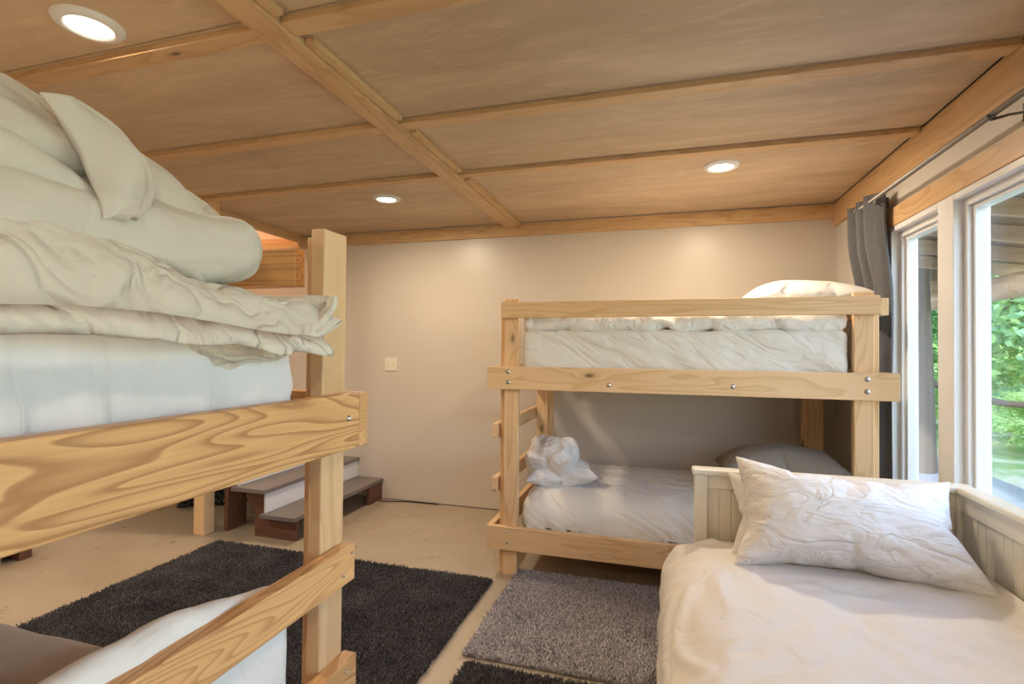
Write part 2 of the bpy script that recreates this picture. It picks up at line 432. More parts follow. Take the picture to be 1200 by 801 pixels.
# trims
tm = M['pine_trim']; nt = [0]
def trim(lo, hi, bevel=.003, m=tm):
    nt[0] += 1
    return struct('trim_%d' % nt[0], lo, hi, m, bevel)
trim((-1.31, YS, 2.424), (-1.205, YB - .02, CZ))                       # main batten
ybat = [(.66, .735), (1.38, 1.455), (2.16, 2.235), (2.89, 2.96)]
for k, (a, b) in enumerate([(YS, .655), (.75, 1.35), (1.50, 2.13), (2.27, 2.86), (3.0, YB - .02)]):
    trim((-1.204, a, 2.436), (-1.165, b, CZ))
for (a, b) in ybat + [(-.66, -.585), (-1.4, -1.325)]:
    trim((-1.204, a, 2.436), (XW - .024, b, CZ))
    trim((-3.36, a + .005, 2.436), (-1.311, b + .005, CZ))
trim((-4.9, YB - .02, 2.345), (XW - .02, YB, 2.452), .003)             # back wall cornice
trim((XW - .022, YS, 2.29), (XW, YB, 2.452), .003)                     # window wall cornice
trim((XW - .02, -1.78, 2.06), (XW, 3.36, 2.158), .003)                 # window head casing
trim((-3.42, 3.09, 2.40), (-3.36, YB - .02, 2.505), .003)              # stair opening edge
trim((-3.42, 3.05, 2.40), (-4.9, 3.10, 2.505), .003)

# windows -----------------------------------------------------------------
def window(n, y0, y1, z0, z1, stiles=()):
    root = tag(empty('window_%d' % n, (XW + .052, (y0 + y1) / 2, z0)), kind='structure')
    yc = (y0 + y1) / 2; L = (y1 - y0) / 2; H = z1 - z0; v = M['vinyl']
    def ring(name, x0, x1, ins, w, mat=v, z_in=None):
        # rectangular ring with mitred look as one mesh
        bm = bmesh.new(); a = L - ins; zb = ins; zt = H - ins
        for (yy0, yy1, zz0, zz1) in ((-a, -a + w, zb, zt), (a - w, a, zb, zt), (-a + w, a - w, zb, zb + w), (-a + w, a - w, zt - w, zt)):
            r = bmesh.ops.create_cube(bm, size=1.0)
            for q in r['verts']: q.co = Vector(((x0 + x1) / 2 + q.co.x * (x1 - x0), (yy0 + yy1) / 2 + q.co.y * (yy1 - yy0), (zz0 + zz1) / 2 + q.co.z * (zz1 - zz0)))
        bmesh.ops.bevel(bm, geom=bm.edges[:], offset=.002, segments=1, affect='EDGES')
        return bm_obj(name, bm, mat, root)
    ring('frame', -.066, .047, 0, .028)
    ring('sash', -.030, .044, .029, .030)
    ring('glazing_bead', -.012, .038, .060, .016)
    ins = .074
    board('glass', (.026, -L + ins, ins), (.030, L - ins, H - ins), M['glass'], root, 0)
    return root
window(1, 2.735, 3.28, WZ0, WZ1)
window(2, .55, 2.66, WZ0, WZ1)
window(3, -1.7, -.1, WZ0, WZ1)  # unseen window behind the camera, added to let in more daylight
board('mullion_casing', (XW - .014, 2.655, WZ0), (XW + .13, 2.74, WZ1), M['vinyl'], None, .003, kind='structure').name = 'trim_mullion'

# ------------------------------------------------------------------ outside
def ground():
    bm = bmesh.new(); nx = 60
    vs = [[bm.verts.new((XW + .10 + 60 * (i / nx) ** 1.5 , -30 + 90 * j / nx, -.32 + .05 * math.sin(i * .9 + j * .7) + .02 * max(0, i - 20))) for j in range(nx + 1)] for i in range(nx + 1)]
    for i in range(nx):
        for j in range(nx): bm.faces.new((vs[i][j], vs[i + 1][j], vs[i + 1][j + 1], vs[i][j + 1]))
    o = bm_obj('ground', bm, M['lawn'], None, True); return tag(o, kind='structure')
ground()
struct('floor_deck', (XW + .10, -2.2, -.25), (3.75, 12, -.08), M['deck'])
# porch roof at the far end
pr = empty('porch_roof', (XW + .10, 5, 2.7))
tag(pr, 'brown timber porch roof with rafters above the deck outside the window', 'porch roof')
def slanted(name, x0, z0, x1, z1, y0, y1, th, mat, parent, loc):
    bm = bmesh.new(); P = [(x0, z0), (x1, z1), (x1, z1 + th), (x0, z0 + th)]
    a = [bm.verts.new((x - loc[0], y0 - loc[1], z - loc[2])) for x, z in P]; b = [bm.verts.new((x - loc[0], y1 - loc[1], z - loc[2])) for x, z in P]
    bm.faces.new(a[::-1]); bm.faces.new(b)
    for k in range(4): bm.faces.new((a[k], a[(k + 1) % 4], b[(k + 1) % 4], b[k]))
    bmesh.ops.recalc_face_normals(bm, faces=bm.faces)
    return bm_obj(name, bm, mat, parent)
LP = (XW + .10, 5, 2.7)
slanted('roof_deck', XW + .16, 2.72, 3.9, 2.34, 2.9, 12, .03, M['roof'], pr, LP)
for k in range(12):
    y = 3.2 + k * .75
    slanted('rafter', XW + .16, 2.58, 3.8, 2.21, y, y + .045, .135, M['log'], pr, LP)
bm = bmesh.new(); tube(bm, [(2.16, -2.3, -.62), (2.16, 6.9, -.62)], .13, 16); bm_obj('eave_log', bm, M['log'], pr, True)
pk = empty('porch_post', (3.5, 9.2, -.08)); tag(pk, 'round brown log post holding up the porch roof eave outside', 'post')
bm = bmesh.new(); tube(bm, [(0, 0, 0), (0, 0, 2.02)], [.12, .11], 16); bm_obj('shaft', bm, M['log'], pk, True)
bm = bmesh.new(); tube(bm, [(-.55, 0, 1.98), (0, 0, 1.42)], .05, 10); bm_obj('brace', bm, M['log'], pk, True)

def leaf_mesh(n, rx, rz, size, seed, shells=9):
    """crown of n little leaves gathered in clumps"""
    rs = np.random.RandomState(seed); cl = rs.normal(size=(shells * 5, 3)); cl /= np.linalg.norm(cl, axis=1)[:, None]
    cl *= rs.uniform(.35, 1, (len(cl), 1)) ** .5; cl *= np.array([rx, rx, rz])
    c = cl[rs.randint(len(cl), size=n)] + rs.normal(size=(n, 3)) * np.array([rx, rx, rz * .5]) * .17
    a = rs.normal(size=(n, 3)); a[:, 2] *= .5; a /= np.linalg.norm(a, axis=1)[:, None]
    b = np.cross(a, rs.normal(size=(n, 3))); b /= np.linalg.norm(b, axis=1)[:, None]
    s = size * rs.uniform(.6, 1.3, (n, 1))
    V = np.stack([c - a * s, c + b * s * .5, c + a * s, c - b * s * .5], 1).reshape(-1, 3)
    return V, np.arange(4 * n).reshape(-1, 4)
_lm = {}
def leaves(kind, mat, n, rx, rz, size, seed):
    if kind not in _lm:
        V, F = leaf_mesh(n, rx, rz, size, seed); me = bpy.data.meshes.new('foliage'); me.from_pydata(V.tolist(), [], F.tolist()); me.materials.append(mat); _lm[kind] = me
    return _lm[kind]
def tree(x, y, h, r, crown, kind, label, scale, group, cz=None, lean=0):
    root = tag(empty('leafy_tree', (x, y, -.3)), label, 'tree', group)
    bm = bmesh.new(); pts = [(lean * t * h + .05 * math.sin(3 * t + x), .05 * math.cos(4 * t + y), t * h) for t in np.linspace(0, 1, 9)]
    tube(bm, pts, [r * (1.15 - .75 * t) for t in np.linspace(0, 1, 9)], 12)
    for k in range(6):
        z = h * (.35 + .1 * k); a = k * 2.4 + x; e = .9 + .2 * (k % 2)
        tube(bm, [(lean * z, 0, z), (lean * z + math.cos(a) * e * .5, math.sin(a) * e * .5, z + .25), (lean * z + math.cos(a) * e * 1.2, math.sin(a) * e * 1.2, z + .8)], [r * .3, r * .2, r * .08], 7)
    bm_obj('trunk', bm, M['bark'], root, True)
    f = bpy.data.objects.new('foliage', crown); COL.objects.link(f); f.parent = root
    f.location = (lean * h, 0, cz if cz is not None else h * .8); f.scale = (scale,) * 3; f.rotation_euler = (0, 0, x * 3 + y)
    return root
cA = leaves('a', M['leafA'], 9000, 1.9, 2.0, .11, 1)
cB = leaves('b', M['leafB'], 9000, 1.9, 2.2, .10, 2)
cC = leaves('c', M['leafC'], 9000, 2.0, 2.0, .10, 3)
TL = ['tree with pale sunlit leaves', 'tree with mid green leaves', 'tree with blue green leaves']
rows = [(13.5, (15, 24.5, 34, 46)), (20, (19, 30, 42, 57)), (26.5, (15.5, 24.5, 34.5, 47)), (33.5, (18.5, 28, 38))]
k = 0
side = ['left', 'middle left', 'middle right', 'right']; depth = ['first', 'second', 'third', 'hindmost']
for ri, (R_, azs) in enumerate(rows):
    for ai, az in enumerate(azs):
        a = math.radians(az); kk = (ri * 2 + ai) % 3; sc = [.95, 1.25, 1.5, 1.7][ri]
        r = tree(R_ * math.sin(a), R_ * math.cos(a), 4.2 + 1.3 * ri, .13 + .03 * ri, [cA, cB, cC][kk], kk,
                 TL[kk] + ' outside, %s tree in the %s row beyond the lawn' % (side[ai], depth[ri]), sc, 'trees beyond the lawn', [3.0, 3.3, 4.0, 5.0][ri])
        r.children[-1].scale = (sc, sc, sc * 1.35)
for k, (R_, az, s_) in enumerate([(15.5, 20, .5), (16, 31, .5), (23, 27, .6), (16, 38, .6), (12, 29.5, .35)]):
    f = bpy.data.objects.new('leafy_bush', [cA, cC][k % 2]); COL.objects.link(f); a = math.radians(az); f.location = (R_ * math.sin(a), R_ * math.cos(a), .6 * s_ + .1); f.scale = (s_, s_, s_ * .7); f.rotation_euler = (0, 0, k * 1.3)
    tag(f, 'low %s bush at the edge of the woods beyond the lawn' % ['bright green', 'blue green'][k % 2], 'bush', ['bright bushes under the trees', 'dull bushes under the trees'][k % 2])
# big trunk near window_1 and a drooping branch in window_2
tk = tag(empty('tree', (3.05, 7.6, -.3)), 'thick grey tree trunk standing close outside the narrow window', 'tree')
bm = bmesh.new(); tube(bm, [(0, 0, 0), (.02, 0, 1.5), (.0, .05, 3), (.05, 0, 5.5)], [.2, .14, .13, .11], 14); bm_obj('trunk', bm, M['bark'], tk, True)
bm = bmesh.new(); tube(bm, [(0, 0, 2.5), (-.35, -.3, 2.75), (-.8, -.5, 3.3)], [.07, .05, .03], 8); bm_obj('branch', bm, M['bark'], tk, True)
fo = bpy.data.objects.new('foliage', cB); COL.objects.link(fo); fo.parent = tk; fo.location = (0, 0, 6.2); fo.scale = (.8,) * 3
br = tag(empty('fallen_branch', (5.0, 9.6, -.3)), 'long bare grey branch curving over the lawn, seen in the large window', 'branch')
bm = bmesh.new(); tube(bm, [(-.75, .6, 1.20), (-.4, .35, 1.02), (0, 0, .92), (.6, -.5, .93), (1.2, -1.0, 1.1), (2.0, -1.6, 1.5)], [.05, .055, .05, .05, .045, .03], 8)
tube(bm, [(2.0, -1.6, 1.5), (2.3, -1.9, 0.0)], [.05, .06], 8); tube(bm, [(-.75, .6, 1.2), (-.9, .8, 0)], [.04, .05], 8); bm_obj('limb', bm, M['bark'], br, True)

# ------------------------------------------------------------------ bunks
def make_bunk(root, u0, u1, pl, pr_, W, zb, zm, zg, top, mr, ml, side='front', ext_ends=False, drop=0.0):
    t = .038
    for u, s in ((pl, -1), (pr_, 1)):
        for v, sv in ((t, 1), (W - t, -1)):
            leg = board('leg', (u, v, 0), (u + .092, v + sv * t, top), ml, root, .004)
            off = .034 * s
            lo = Vector((u + off, v + sv * t, 0)); hi = Vector((u + .092 + off, v + sv * 2 * t, top - .012))
            # the backing board is a sub-part of its leg
            wb = board('backing_board', lo, hi, ml, None, .004)
            mb = wb.matrix_basis.copy(); wb.parent = leg; wb.matrix_parent_inverse = Matrix.Identity(4)
            wb.matrix_basis = leg.matrix_basis.inverted() @ mb
    e = t if ext_ends else 0
    for (z0, z1) in (zb, zm):
        q = drop if (z0, z1) == zb else 0.0
        board('side_rail', (u0 + (t if ext_ends else 0), 0, z0), (u1 - (t if ext_ends else 0), t, z1), mr, root)
        board('side_rail', (u0 + t, W - t, z0), (u1 - t, W, z1), mr, root)
        board('end_rail', (u0, 0 if ext_ends else t + .001, z0 - q), (u0 + t - .001, W, z1 - q), mr, root)
        board('end_rail', (u1 - t + .001, 0 if ext_ends else t + .001, z0 - q), (u1, W, z1 - q), mr, root)
        # plywood bed deck with slats
        board('bed_deck', (pl + .1, 2 * t + .04, z1 - .093), (pr_ - .01, W - 2 * t - .04, z1 - .080), M['pine_r'], root, .001)
        for k in range(5):
            uu = pl + .18 + (pr_ - pl - .3) * k / 4
            board('slat', (uu, t + .001, z1 - .115), (uu + .07, W - t - .001, z1 - .094), M['pine_r'], root, .002)
    return root

# right bunk: origin on the floor at the outer face of its front rails
RB = tag(empty('bunk_bed', (0, 3.0, 0)), 'pale pine bunk bed standing lengthwise against the back wall under the curtain', 'bunk bed', None)
make_bunk(RB, -1.038, 1.131, -.942, .942, 1.15, (.163, .303), (1.137, 1.276), None, 1.69, M['pine_r'], M['pine_r'])
board('guard_rail', (-.955, 0, 1.573), (1.048, .037, 1.668), M['pine_r'], RB)
board('guard_rail', (-.955, 1.113, 1.573), (1.048, 1.15, 1.668), M['pine_r'], RB)
for z in (.50, .83): board('ladder_rung', (-1.018, .04, z), (-.98, 1.11, z + .09), M['pine_r'], RB)
board('end_guard', (1.075, .08, 1.573), (1.112, 1.07, 1.662), M['pine_r'], RB)
for (x, z) in ((-.905, 1.245), (-.905, 1.182), (-.30, 1.18), (.36, 1.19), (.99, 1.245), (.99, 1.182)): bolt(RB, (x, 0, z))
for (x, z) in ((-.905, .275), (-.905, .21), (.03, .25)): bolt(RB, (x, 0, z), r=.006)

# left bunk: local x -> world +Y, local y -> world -X ; origin at front-rail face
LB = tag(empty('bunk_bed', (-.75, 0, 0), PI / 2), 'amber pine bunk bed close on the left with knotty wide side rail', 'bunk bed', None)
make_bunk(LB, -1.0, 1.202, -.935, 1.063, 1.50, (.463, .603), (1.127, 1.265), None, 1.67, M['pine_l'], M['pine_post'], ext_ends=True, drop=.20)
board('guard_rail', (-.98, 0, .795), (1.152, .037, .884), M['pine_l'], LB)
board('end_guard', (1.082, .137, 1.535), (1.119, 1.36, 1.632), M['pine_l'], LB)
board('end_guard', (-.975, .04, 1.555), (-.938, 1.46, 1.648), M['pine_l'], LB)
bolt(LB, (1.115, 0, 1.205), r=.0065)
for (u, z) in ((1.135, .866), (1.10, .823), (1.118, .58)): bolt(LB, (u, 0, z), r=.0035)

# ------------------------------------------------------------------ bedding, right bunk
def diag(V):
    # long folds running down to the right over the front face
    V = V.copy(); k = np.clip((-V[:, 1] - .42) / .06, 0, 1); x, z = V[:, 0], V[:, 2]
    q = np.stack([(x + z * 2.2) * 1.1, (z * 1.0 + x * .42) * 9, 0 * x], 1); V[:, 1] -= .016 * k * wrinkle(q, (1, 1, 1), .35, 4.); return V
soft_box('mattress', (-.832, 3.056, 1.215), (.925, 4.05, 1.500), .04, .022, M['sheet'], amp=.006, scale=(3.5, 5, 5), seed=1., warp=.5, extra=diag,
         label='white sheeted mattress on the upper deck of the bunk against the back wall', cat='mattress')
def upper_quilt(V):
    # wavy lower hem
    k = V[:, 2] < 0; V = V.copy()
    V[:, 2] += np.where(k, .022 * (2 * np.abs(((V[:, 0] * 3.3 + .3 * np.sin(V[:, 0] * 5)) % 1) - .3) - .6) * (V[:, 1] < -.3), 0)
    return V
soft_box('comforter', (-.832, 3.056, 1.490), (.925, 4.04, 1.60), .045, .022, M['whitew'], amp=.012, scale=(5, 6, 6), seed=2., warp=.5, extra=upper_quilt,
         label='crumpled white comforter spread on the upper mattress of the bunk at the back', cat='comforter')
def low_prof(V):
    V = V.copy(); f = np.clip((-V[:, 1] - .28) / .22, 0, 1); V[:, 2] -= f * f * .09 * (V[:, 2] > -.05); return V
soft_box('mattress', (-.832, 3.056, .242), (.925, 4.05, .50), .07, .022, M['sheet'], amp=.012, scale=(4, 5, 5), seed=3., warp=.45, extra=low_prof,
         label='white sheeted mattress on the lower deck of the bunk against the back wall', cat='mattress')
def flat(V): return V
pillow('pillow', 'pA', M['white'], Matrix.Translation((.80, 3.62, 1.735)) @ Matrix.Rotation(.02, 4, 'Y') @ Matrix.Rotation(.06, 4, 'Z'),
       lambda V: V + np.stack([0 * V[:, 0], 0 * V[:, 0], -.45 * np.clip(-V[:, 0] - .12, 0, 1) ** 1.3], 1), zs=.62,
       label='plump white pillow on top of the upper bunk beside the curtain', cat='pillow')
pillow('pillow', 'pC', M['white'], Matrix.Translation((.77, 3.66, 1.645)), None, zs=.5,
       label='flat white pillow underneath the plump pillow on the upper bunk', cat='pillow')
# two folded pillows at the left end of the lower bunk
def fold(V):
    V = V.copy(); return V
pillow('pillow', 'roll', M['whitew'], Matrix.Translation((-.66, 3.40, .565)) @ Matrix.Rotation(.25, 4, 'Z') @ Matrix.Rotation(-.05, 4, 'Y') @ Matrix.Diagonal((.72, .8, 1, 1)), None, zs=.75,
       label='squashed white pillow lying under the curled one on the lower bunk', cat='pillow')
def curl(V):
    # bundle: corners tucked in towards the middle
    V = V.copy(); r = np.hypot(V[:, 0] / .25, V[:, 1] / .21); k = 1 / np.maximum(1, r) ** .8; V[:, 0] *= k; V[:, 1] *= k
    a = np.arctan2(V[:, 1], V[:, 0]); V[:, 2] += .018 * np.sin(a * 2 + 14 * np.clip(r, 0, 1.2)) * np.clip(r, 0, 1); return V
pillow('pillow', 'ball', M['whitew'], Matrix.Translation((-.70, 3.36, .665)) @ Matrix.Rotation(-.1, 4, 'Z') @ Matrix.Rotation(.55, 4, 'X') @ Matrix.Diagonal((.74, .74, .9, 1)), curl, zs=1.15,
       label='curled up white pillow at the left end of the lower bunk', cat='pillow')
pillow('pillow', 'pB', M['greyp'], Matrix.Translation((.72, 3.62, .62)), None, zs=1.0,
       label='grey brown pillow on the lower bunk showing behind the white daybed', cat='pillow')

# ------------------------------------------------------------------ bedding, left bunk
def pleats(V):
    # upright gathers down the side of the fitted sheet, fading towards the top
    V = V.copy(); k = np.clip((V[:, 0] - .60) / .06, 0, 1) * np.clip((.10 - V[:, 2]) / .12, .15, 1)
    q = np.stack([V[:, 1] * 11 + V[:, 2] * 3, V[:, 2] * 2.5, 0 * V[:, 0]], 1); V[:, 0] += .030 * k * wrinkle(q, (1, 1, 1), .3, 6.); return V
soft_box('mattress', (-2.14, -.82, 1.204), (-.822, 1.0, 1.41), .03, .02, M['bluewhite'], amp=.004, scale=(8, 9, 1.2), seed=5., warp=.2, extra=pleats,
         label='cool white sheeted mattress on the upper deck of the left bunk', cat='mattress')
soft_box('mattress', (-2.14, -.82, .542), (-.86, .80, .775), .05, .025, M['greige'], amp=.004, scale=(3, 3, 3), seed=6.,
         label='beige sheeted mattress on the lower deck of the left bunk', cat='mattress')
def strip(name, path, Y, mat, amp, th, seed, sc=(3, 4, 3), ns=60, endr=.03, endf=None, **tg):
    """cloth laid over a cross-section path (x, z) and running along y"""
    d = np.concatenate([[0], np.cumsum(np.hypot(*np.diff(np.array(path), axis=0).T))]); s = np.linspace(0, d[-1], ns)
    px = np.interp(s, d, [p[0] for p in path]); pz = np.interp(s, d, [p[1] for p in path]); k = np.ones(5) / 5
    px[2:-2] = np.convolve(px, k, 'valid'); pz[2:-2] = np.convolve(pz, k, 'valid')
    tx, tz = np.gradient(px), np.gradient(pz); ln = np.hypot(tx, tz); ax, az = -tz / ln, tx / ln
    gs, gy = np.meshgrid(s, Y, indexing='ij'); P = np.stack([gs.ravel(), gy.ravel(), 0 * gs.ravel()], 1)
    w = (wrinkle(P, sc, .4, seed) * amp).reshape(gs.shape); e = np.clip((Y[-1] - gy) / endr, 0, 1); e = 1 - np.sqrt(1 - (1 - e) ** 2)
    X = px[:, None] + ax[:, None] * (w - e * .02); Z = pz[:, None] + az[:, None] * (w - e * .02)
    if endf is not None: Z = Z + endf(gs, gy)
    V = np.stack([X, gy, Z], 2).reshape(-1, 3); n = len(Y); F = [(i * n + j, i * n + j + 1, (i + 1) * n + j + 1, (i + 1) * n + j) for i in range(ns - 1) for j in range(n - 1)]
    o = mesh_obj(name, V, F, mat, None, True); m = o.modifiers.new('thick', 'SOLIDIFY'); m.thickness = th; m.offset = 0
    if tg: tag(o, **tg)
    return o
bl = strip('blanket', [(-.99, .79), (-.93, .81), (-.87, .862), (-.83, .895), (-.805, .90), (-.795, .86), (-.795, .74), (-.795, .63)], np.linspace(.1, .95, 70), M['white'], .006, .03, 8.,
      endf=lambda gs, gy: -.05 * np.clip(gy - .72, 0, 1) / .2 * (gs < .3), label='white folded blanket along the low guard rail of the left bunk', cat='blanket')
# quilt with stitched edge hanging over the mattress
def quilt_fn(V):
    V = V.copy(); x = V[:, 0].copy(); y = V[:, 1].copy(); z = V[:, 2].copy()
    # local x -> along the bed, local y -> across; droop front edge (y -> -), lift the far corner
    z2 = z + .03 * np.sin(x * 9) * (y < -.1) - .16 * np.clip(-y - .16, 0, 1) * (1 - np.clip((x - .3) * 3, 0, 1))
    z2 += .10 * np.clip(x - .45, 0, 1)
    z2 += .030 * wrinkle(np.stack([x + y * .8, y - x * .3, z], 1), (9, 5, 4), .5, 3.)
    return np.stack([x, y, z2], 1)
RL = Matrix.Rotation(PI / 2, 4, 'Z')
pillow('quilt', 'quilt', M['quilt'], Matrix.Translation((-1.04, .345, 1.432)) @ RL, quilt_fn, zs=.62,
       label='cream quilt with stitched edge lying directly on the upper mattress of the left bunk', cat='quilt')
def slab_end(V):
    V = V.copy(); k = np.clip((V[:, 2] + .08) / .16, 0, 1); V[:, 2] -= k * .055 * np.clip((.52 - V[:, 1]) / .35, 0, 1); return V
soft_box('comforter', (-1.60, -.6, 1.52), (-.86, .99, 1.665), .075, .02, M['duvet'], amp=.017, scale=(3.5, 3, 5), seed=12., extra=slab_end,
         label='folded thick white comforter between the quilt and the heaped duvet on the left bunk', cat='comforter')
# heaped duvet on top: height field
def heap():
    nx, ny = 70, 110; X = np.linspace(-1.62, -.93, nx); Y = np.linspace(-.5, .985, ny); gx, gy = np.meshgrid(X, Y, indexing='ij')
    u = (gx - X[0]) / (X[-1] - X[0]); v = (gy - Y[0]) / (Y[-1] - Y[0])
    top = np.interp(gy, [-.5, .1, .40, .52, .62, .72, .82, .90, .965, .985], [1.83, 1.83, 1.825, 1.82, 1.805, 1.785, 1.76, 1.72, 1.685, 1.65])
    P = np.stack([gx.ravel(), gy.ravel(), 0 * gx.ravel()], 1)
    w = wrinkle(P, (5, 3.4, 3), .5, 21.).reshape(gx.shape)
    sh = np.clip(1 - (2 * u - 1) ** 6, 0, 1) ** .5 ; base = 1.61
    z = base + (top - base) * sh + .030 * w * sh
    V = np.stack([gx, gy, z], 2).reshape(-1, 3); n = len(V); Vb = V.copy(); Vb[:, 2] = base - .01
    F = []
    for i in range(nx - 1):
        for j in range(ny - 1):
            a = i * ny + j; F.append((a, a + ny, a + ny + 1, a + 1)); F.append((a + n, a + n + 1, a + n + ny + 1, a + n + ny))
    rim = [i * ny for i in range(nx)] + [(nx - 1) * ny + j for j in range(1, ny)] + [i * ny + ny - 1 for i in range(nx - 2, -1, -1)] + [j for j in range(ny - 2, 0, -1)]
    for k in range(len(rim)): a, b = rim[k], rim[(k + 1) % len(rim)]; F.append((a, b, b + n, a + n)[::-1])
    o = mesh_obj('duvet', np.vstack([V, Vb]), F, M['duvet'], None, True)
    return tag(o, 'heaped white duvet at the very top of the left bunk below the ceiling', 'duvet')
dv = heap()
def flap():
    rows = [[[-0.945, 0.55, 1.768], [-0.965, 0.609, 1.775]] , [[-0.925, 0.561, 1.725], [-0.945, 0.668, 1.751]] , [[-0.905, 0.583, 1.683], [-0.925, 0.703, 1.716]] , [[-0.9, 0.596, 1.645], [-0.92, 0.71, 1.667]] , [[-0.895, 0.602, 1.611], [-0.915, 0.689, 1.627]] , [[-0.89, 0.602, 1.582], [-0.91, 0.663, 1.602]] , ]
    rows = np.array(rows); t = np.linspace(0, 1, len(rows)); tt = np.linspace(0, 1, 40); V = []; nu = 22
    L = np.stack([np.interp(tt, t, rows[:, 0, k]) for k in range(3)], 1); R = np.stack([np.interp(tt, t, rows[:, 1, k]) for k in range(3)], 1)
    for A in (L, R):
        for _ in range(3): A[1:-1] = (A[:-2] + A[1:-1] * 2 + A[2:]) / 4
    for i in range(40):
        for j in range(nu):
            u = j / (nu - 1); p = L[i] * (1 - u) + R[i] * u; p[0] += .02 + .03 * math.sin(PI * u) - .016 * math.exp(-((u - .55 - .25 * math.sin(tt[i] * 3)) / .10) ** 2) * math.sin(PI * tt[i]) + .006 * math.sin(u * 8 + tt[i] * 9); V.append(p)
    F = [(i * nu + j, i * nu + j + 1, (i + 1) * nu + j + 1, (i + 1) * nu + j) for i in range(39) for j in range(nu - 1)]
    o = mesh_obj('folded_flap', V, F, M['duvet'], dv, True); m = o.modifiers.new('thick', 'SOLIDIFY'); m.thickness = .02; m.offset = 0
    subdiv(o, 1)
flap()
bm = bmesh.new(); tube(bm, [(-1.0, .2, 1.68), (-.945, .40, 1.668), (-.915, .50, 1.655), (-.905, .57, 1.637), (-.90, .62, 1.622)], [.05, .045, .036, .024, .008], 18)
bm_obj('rolled_fold', bm, M['duvet'], dv, True)
pillow('pillow', 'pC', M['duvet'], Matrix.Translation((-1.07, .30, 1.70)) @ Matrix.Rotation(1.75, 4, 'Z') @ Matrix.Rotation(.12, 4, 'Y') @ Matrix.Rotation(-.15, 4, 'X'), None, zs=.7,
       label='white pillow poking its corner out of the heaped duvet at the left edge, top bunk', cat='pillow')
# hem of the quilt: gathered border strip
def hem():
    Y = np.linspace(-.25, .985, 260); V = []; n = len(Y)
    for j, q in enumerate((0, .4, .8, 1.0)):
        for y in Y:
            g = math.sin(y * 26 + 2.5 * math.sin(y * 7)); k = max(0, (y - .75) / .24)
            z = 1.404 + .016 * (q < .1) - .010 * math.sin(y * 9) - .010 * k - q * (.020 + .007 * g); V.append((-.722 - .03 * (q < .1) + .016 * q * g + .004 * math.sin(y * 90) * q + .01 * (1 - q), y, z))
    F = [(i * n + j, i * n + j + 1, (i + 1) * n + j + 1, (i + 1) * n + j) for i in range(3) for j in range(n - 1)]
    q = [o for o in bpy.data.objects if o.name == 'quilt'][0]
    o = mesh_obj('gathered_hem', V, F, M['quilt'], q, True); o.matrix_basis = q.matrix_basis.inverted(); m = o.modifiers.new('thick', 'SOLIDIFY'); m.thickness = .004
    # turned up corner at the foot of the quilt
    V = []; nu, nv = 24, 20
    for i in range(nu):
        for j in range(nv):
            u, v = i / (nu - 1), j / (nv - 1)
            V.append((-.93 + .20 * u + .012 * math.sin(v * 6 + u * 3), .955 + .075 * v ** .8 * (.4 + .6 * u) + .006 * math.sin(u * 17), 1.395 + .105 * v - .015 * u * (1 - v)))
    F = [(i * nv + j, (i + 1) * nv + j, (i + 1) * nv + j + 1, i * nv + j + 1) for i in range(nu - 1) for j in range(nv - 1)]
    o = mesh_obj('turned_corner', V, F, M['quilt'], q, True); o.matrix_basis = q.matrix_basis.inverted(); m = o.modifiers.new('thick', 'SOLIDIFY'); m.thickness = .018; m.offset = 0; subdiv(o, 1)
hem()

# ------------------------------------------------------------------ daybed
DB = tag(empty('daybed', (.64, 1.45, 0)), 'cream painted daybed with grooved panel ends below the large window', 'daybed')
def bead_panel(name, axis, a0, a1, z0, z1, c, th, face, parent, pitch=.05):
    """tongue-and-groove panel: grooves run vertically"""
    n = max(1, int(round((a1 - a0) / pitch))); p = (a1 - a0) / n; g = .004; prof = []
    for k in range(n):
        s = a0 + k * p; prof += [(s, th / 2 - g), (s + .003, th / 2), (s + p - .006, th / 2), (s + p - .003, th / 2 - g)]
    prof.append((a1, th / 2 - g)); full = prof + [(q, -w) for q, w in reversed(prof)]
    bm = bmesh.new()
    def pt(q, w, z): return (q, c + w, z) if axis == 'x' else (c + w, q, z)
    lo = [bm.verts.new(pt(q, w, z0)) for q, w in full]; hi = [bm.verts.new(pt(q, w, z1)) for q, w in full]
    m = len(full)
    for k in range(m): bm.faces.new((lo[k], lo[(k + 1) % m], hi[(k + 1) % m], hi[k]))
    h = m // 2
    for k in range(h - 1):
        bm.faces.new((hi[k], hi[k + 1], hi[m - 2 - k], hi[m - 1 - k])); bm.faces.new((lo[k], lo[m - 1 - k], lo[m - 2 - k], lo[k + 1]))
    bmesh.ops.recalc_face_normals(bm, faces=bm.faces)
    return bm_obj(name, bm, M['cream'], parent)
cx, cy = .64, 1.45
def dbx(name, lo, hi, parent=DB, bev=.004):
    return board(name, (lo[0] - cx, lo[1] - cy, lo[2]), (hi[0] - cx, hi[1] - cy, hi[2]), M['cream'], parent, bev)
for yc in (2.445, .50):
    for (xa, xb) in ((.135, .19), (1.10, 1.155)): dbx('leg', (xa, yc - .028, 0), (xb, yc + .028, .835))
    dbx('cap_rail', (.125, yc - .038, .835), (1.16, yc + .038, .862), bev=.008)
    dbx('panel_rail', (.19, yc - .018, .775), (1.10, yc + .018, .835)); dbx('panel_rail', (.19, yc - .018, .28), (1.10, yc + .018, .36))
    bead_panel('end_panel', 'x', .19 - cx, 1.10 - cx, .36, .775, yc - cy, .022, 1, DB)
dbx('cap_rail', (1.092, .538, .835), (1.165, 2.407, .862), bev=.008)
dbx('panel_rail', (1.11, .53, .765), (1.146, 2.417, .835)); dbx('panel_rail', (1.11, .53, .28), (1.146, 2.417, .36))
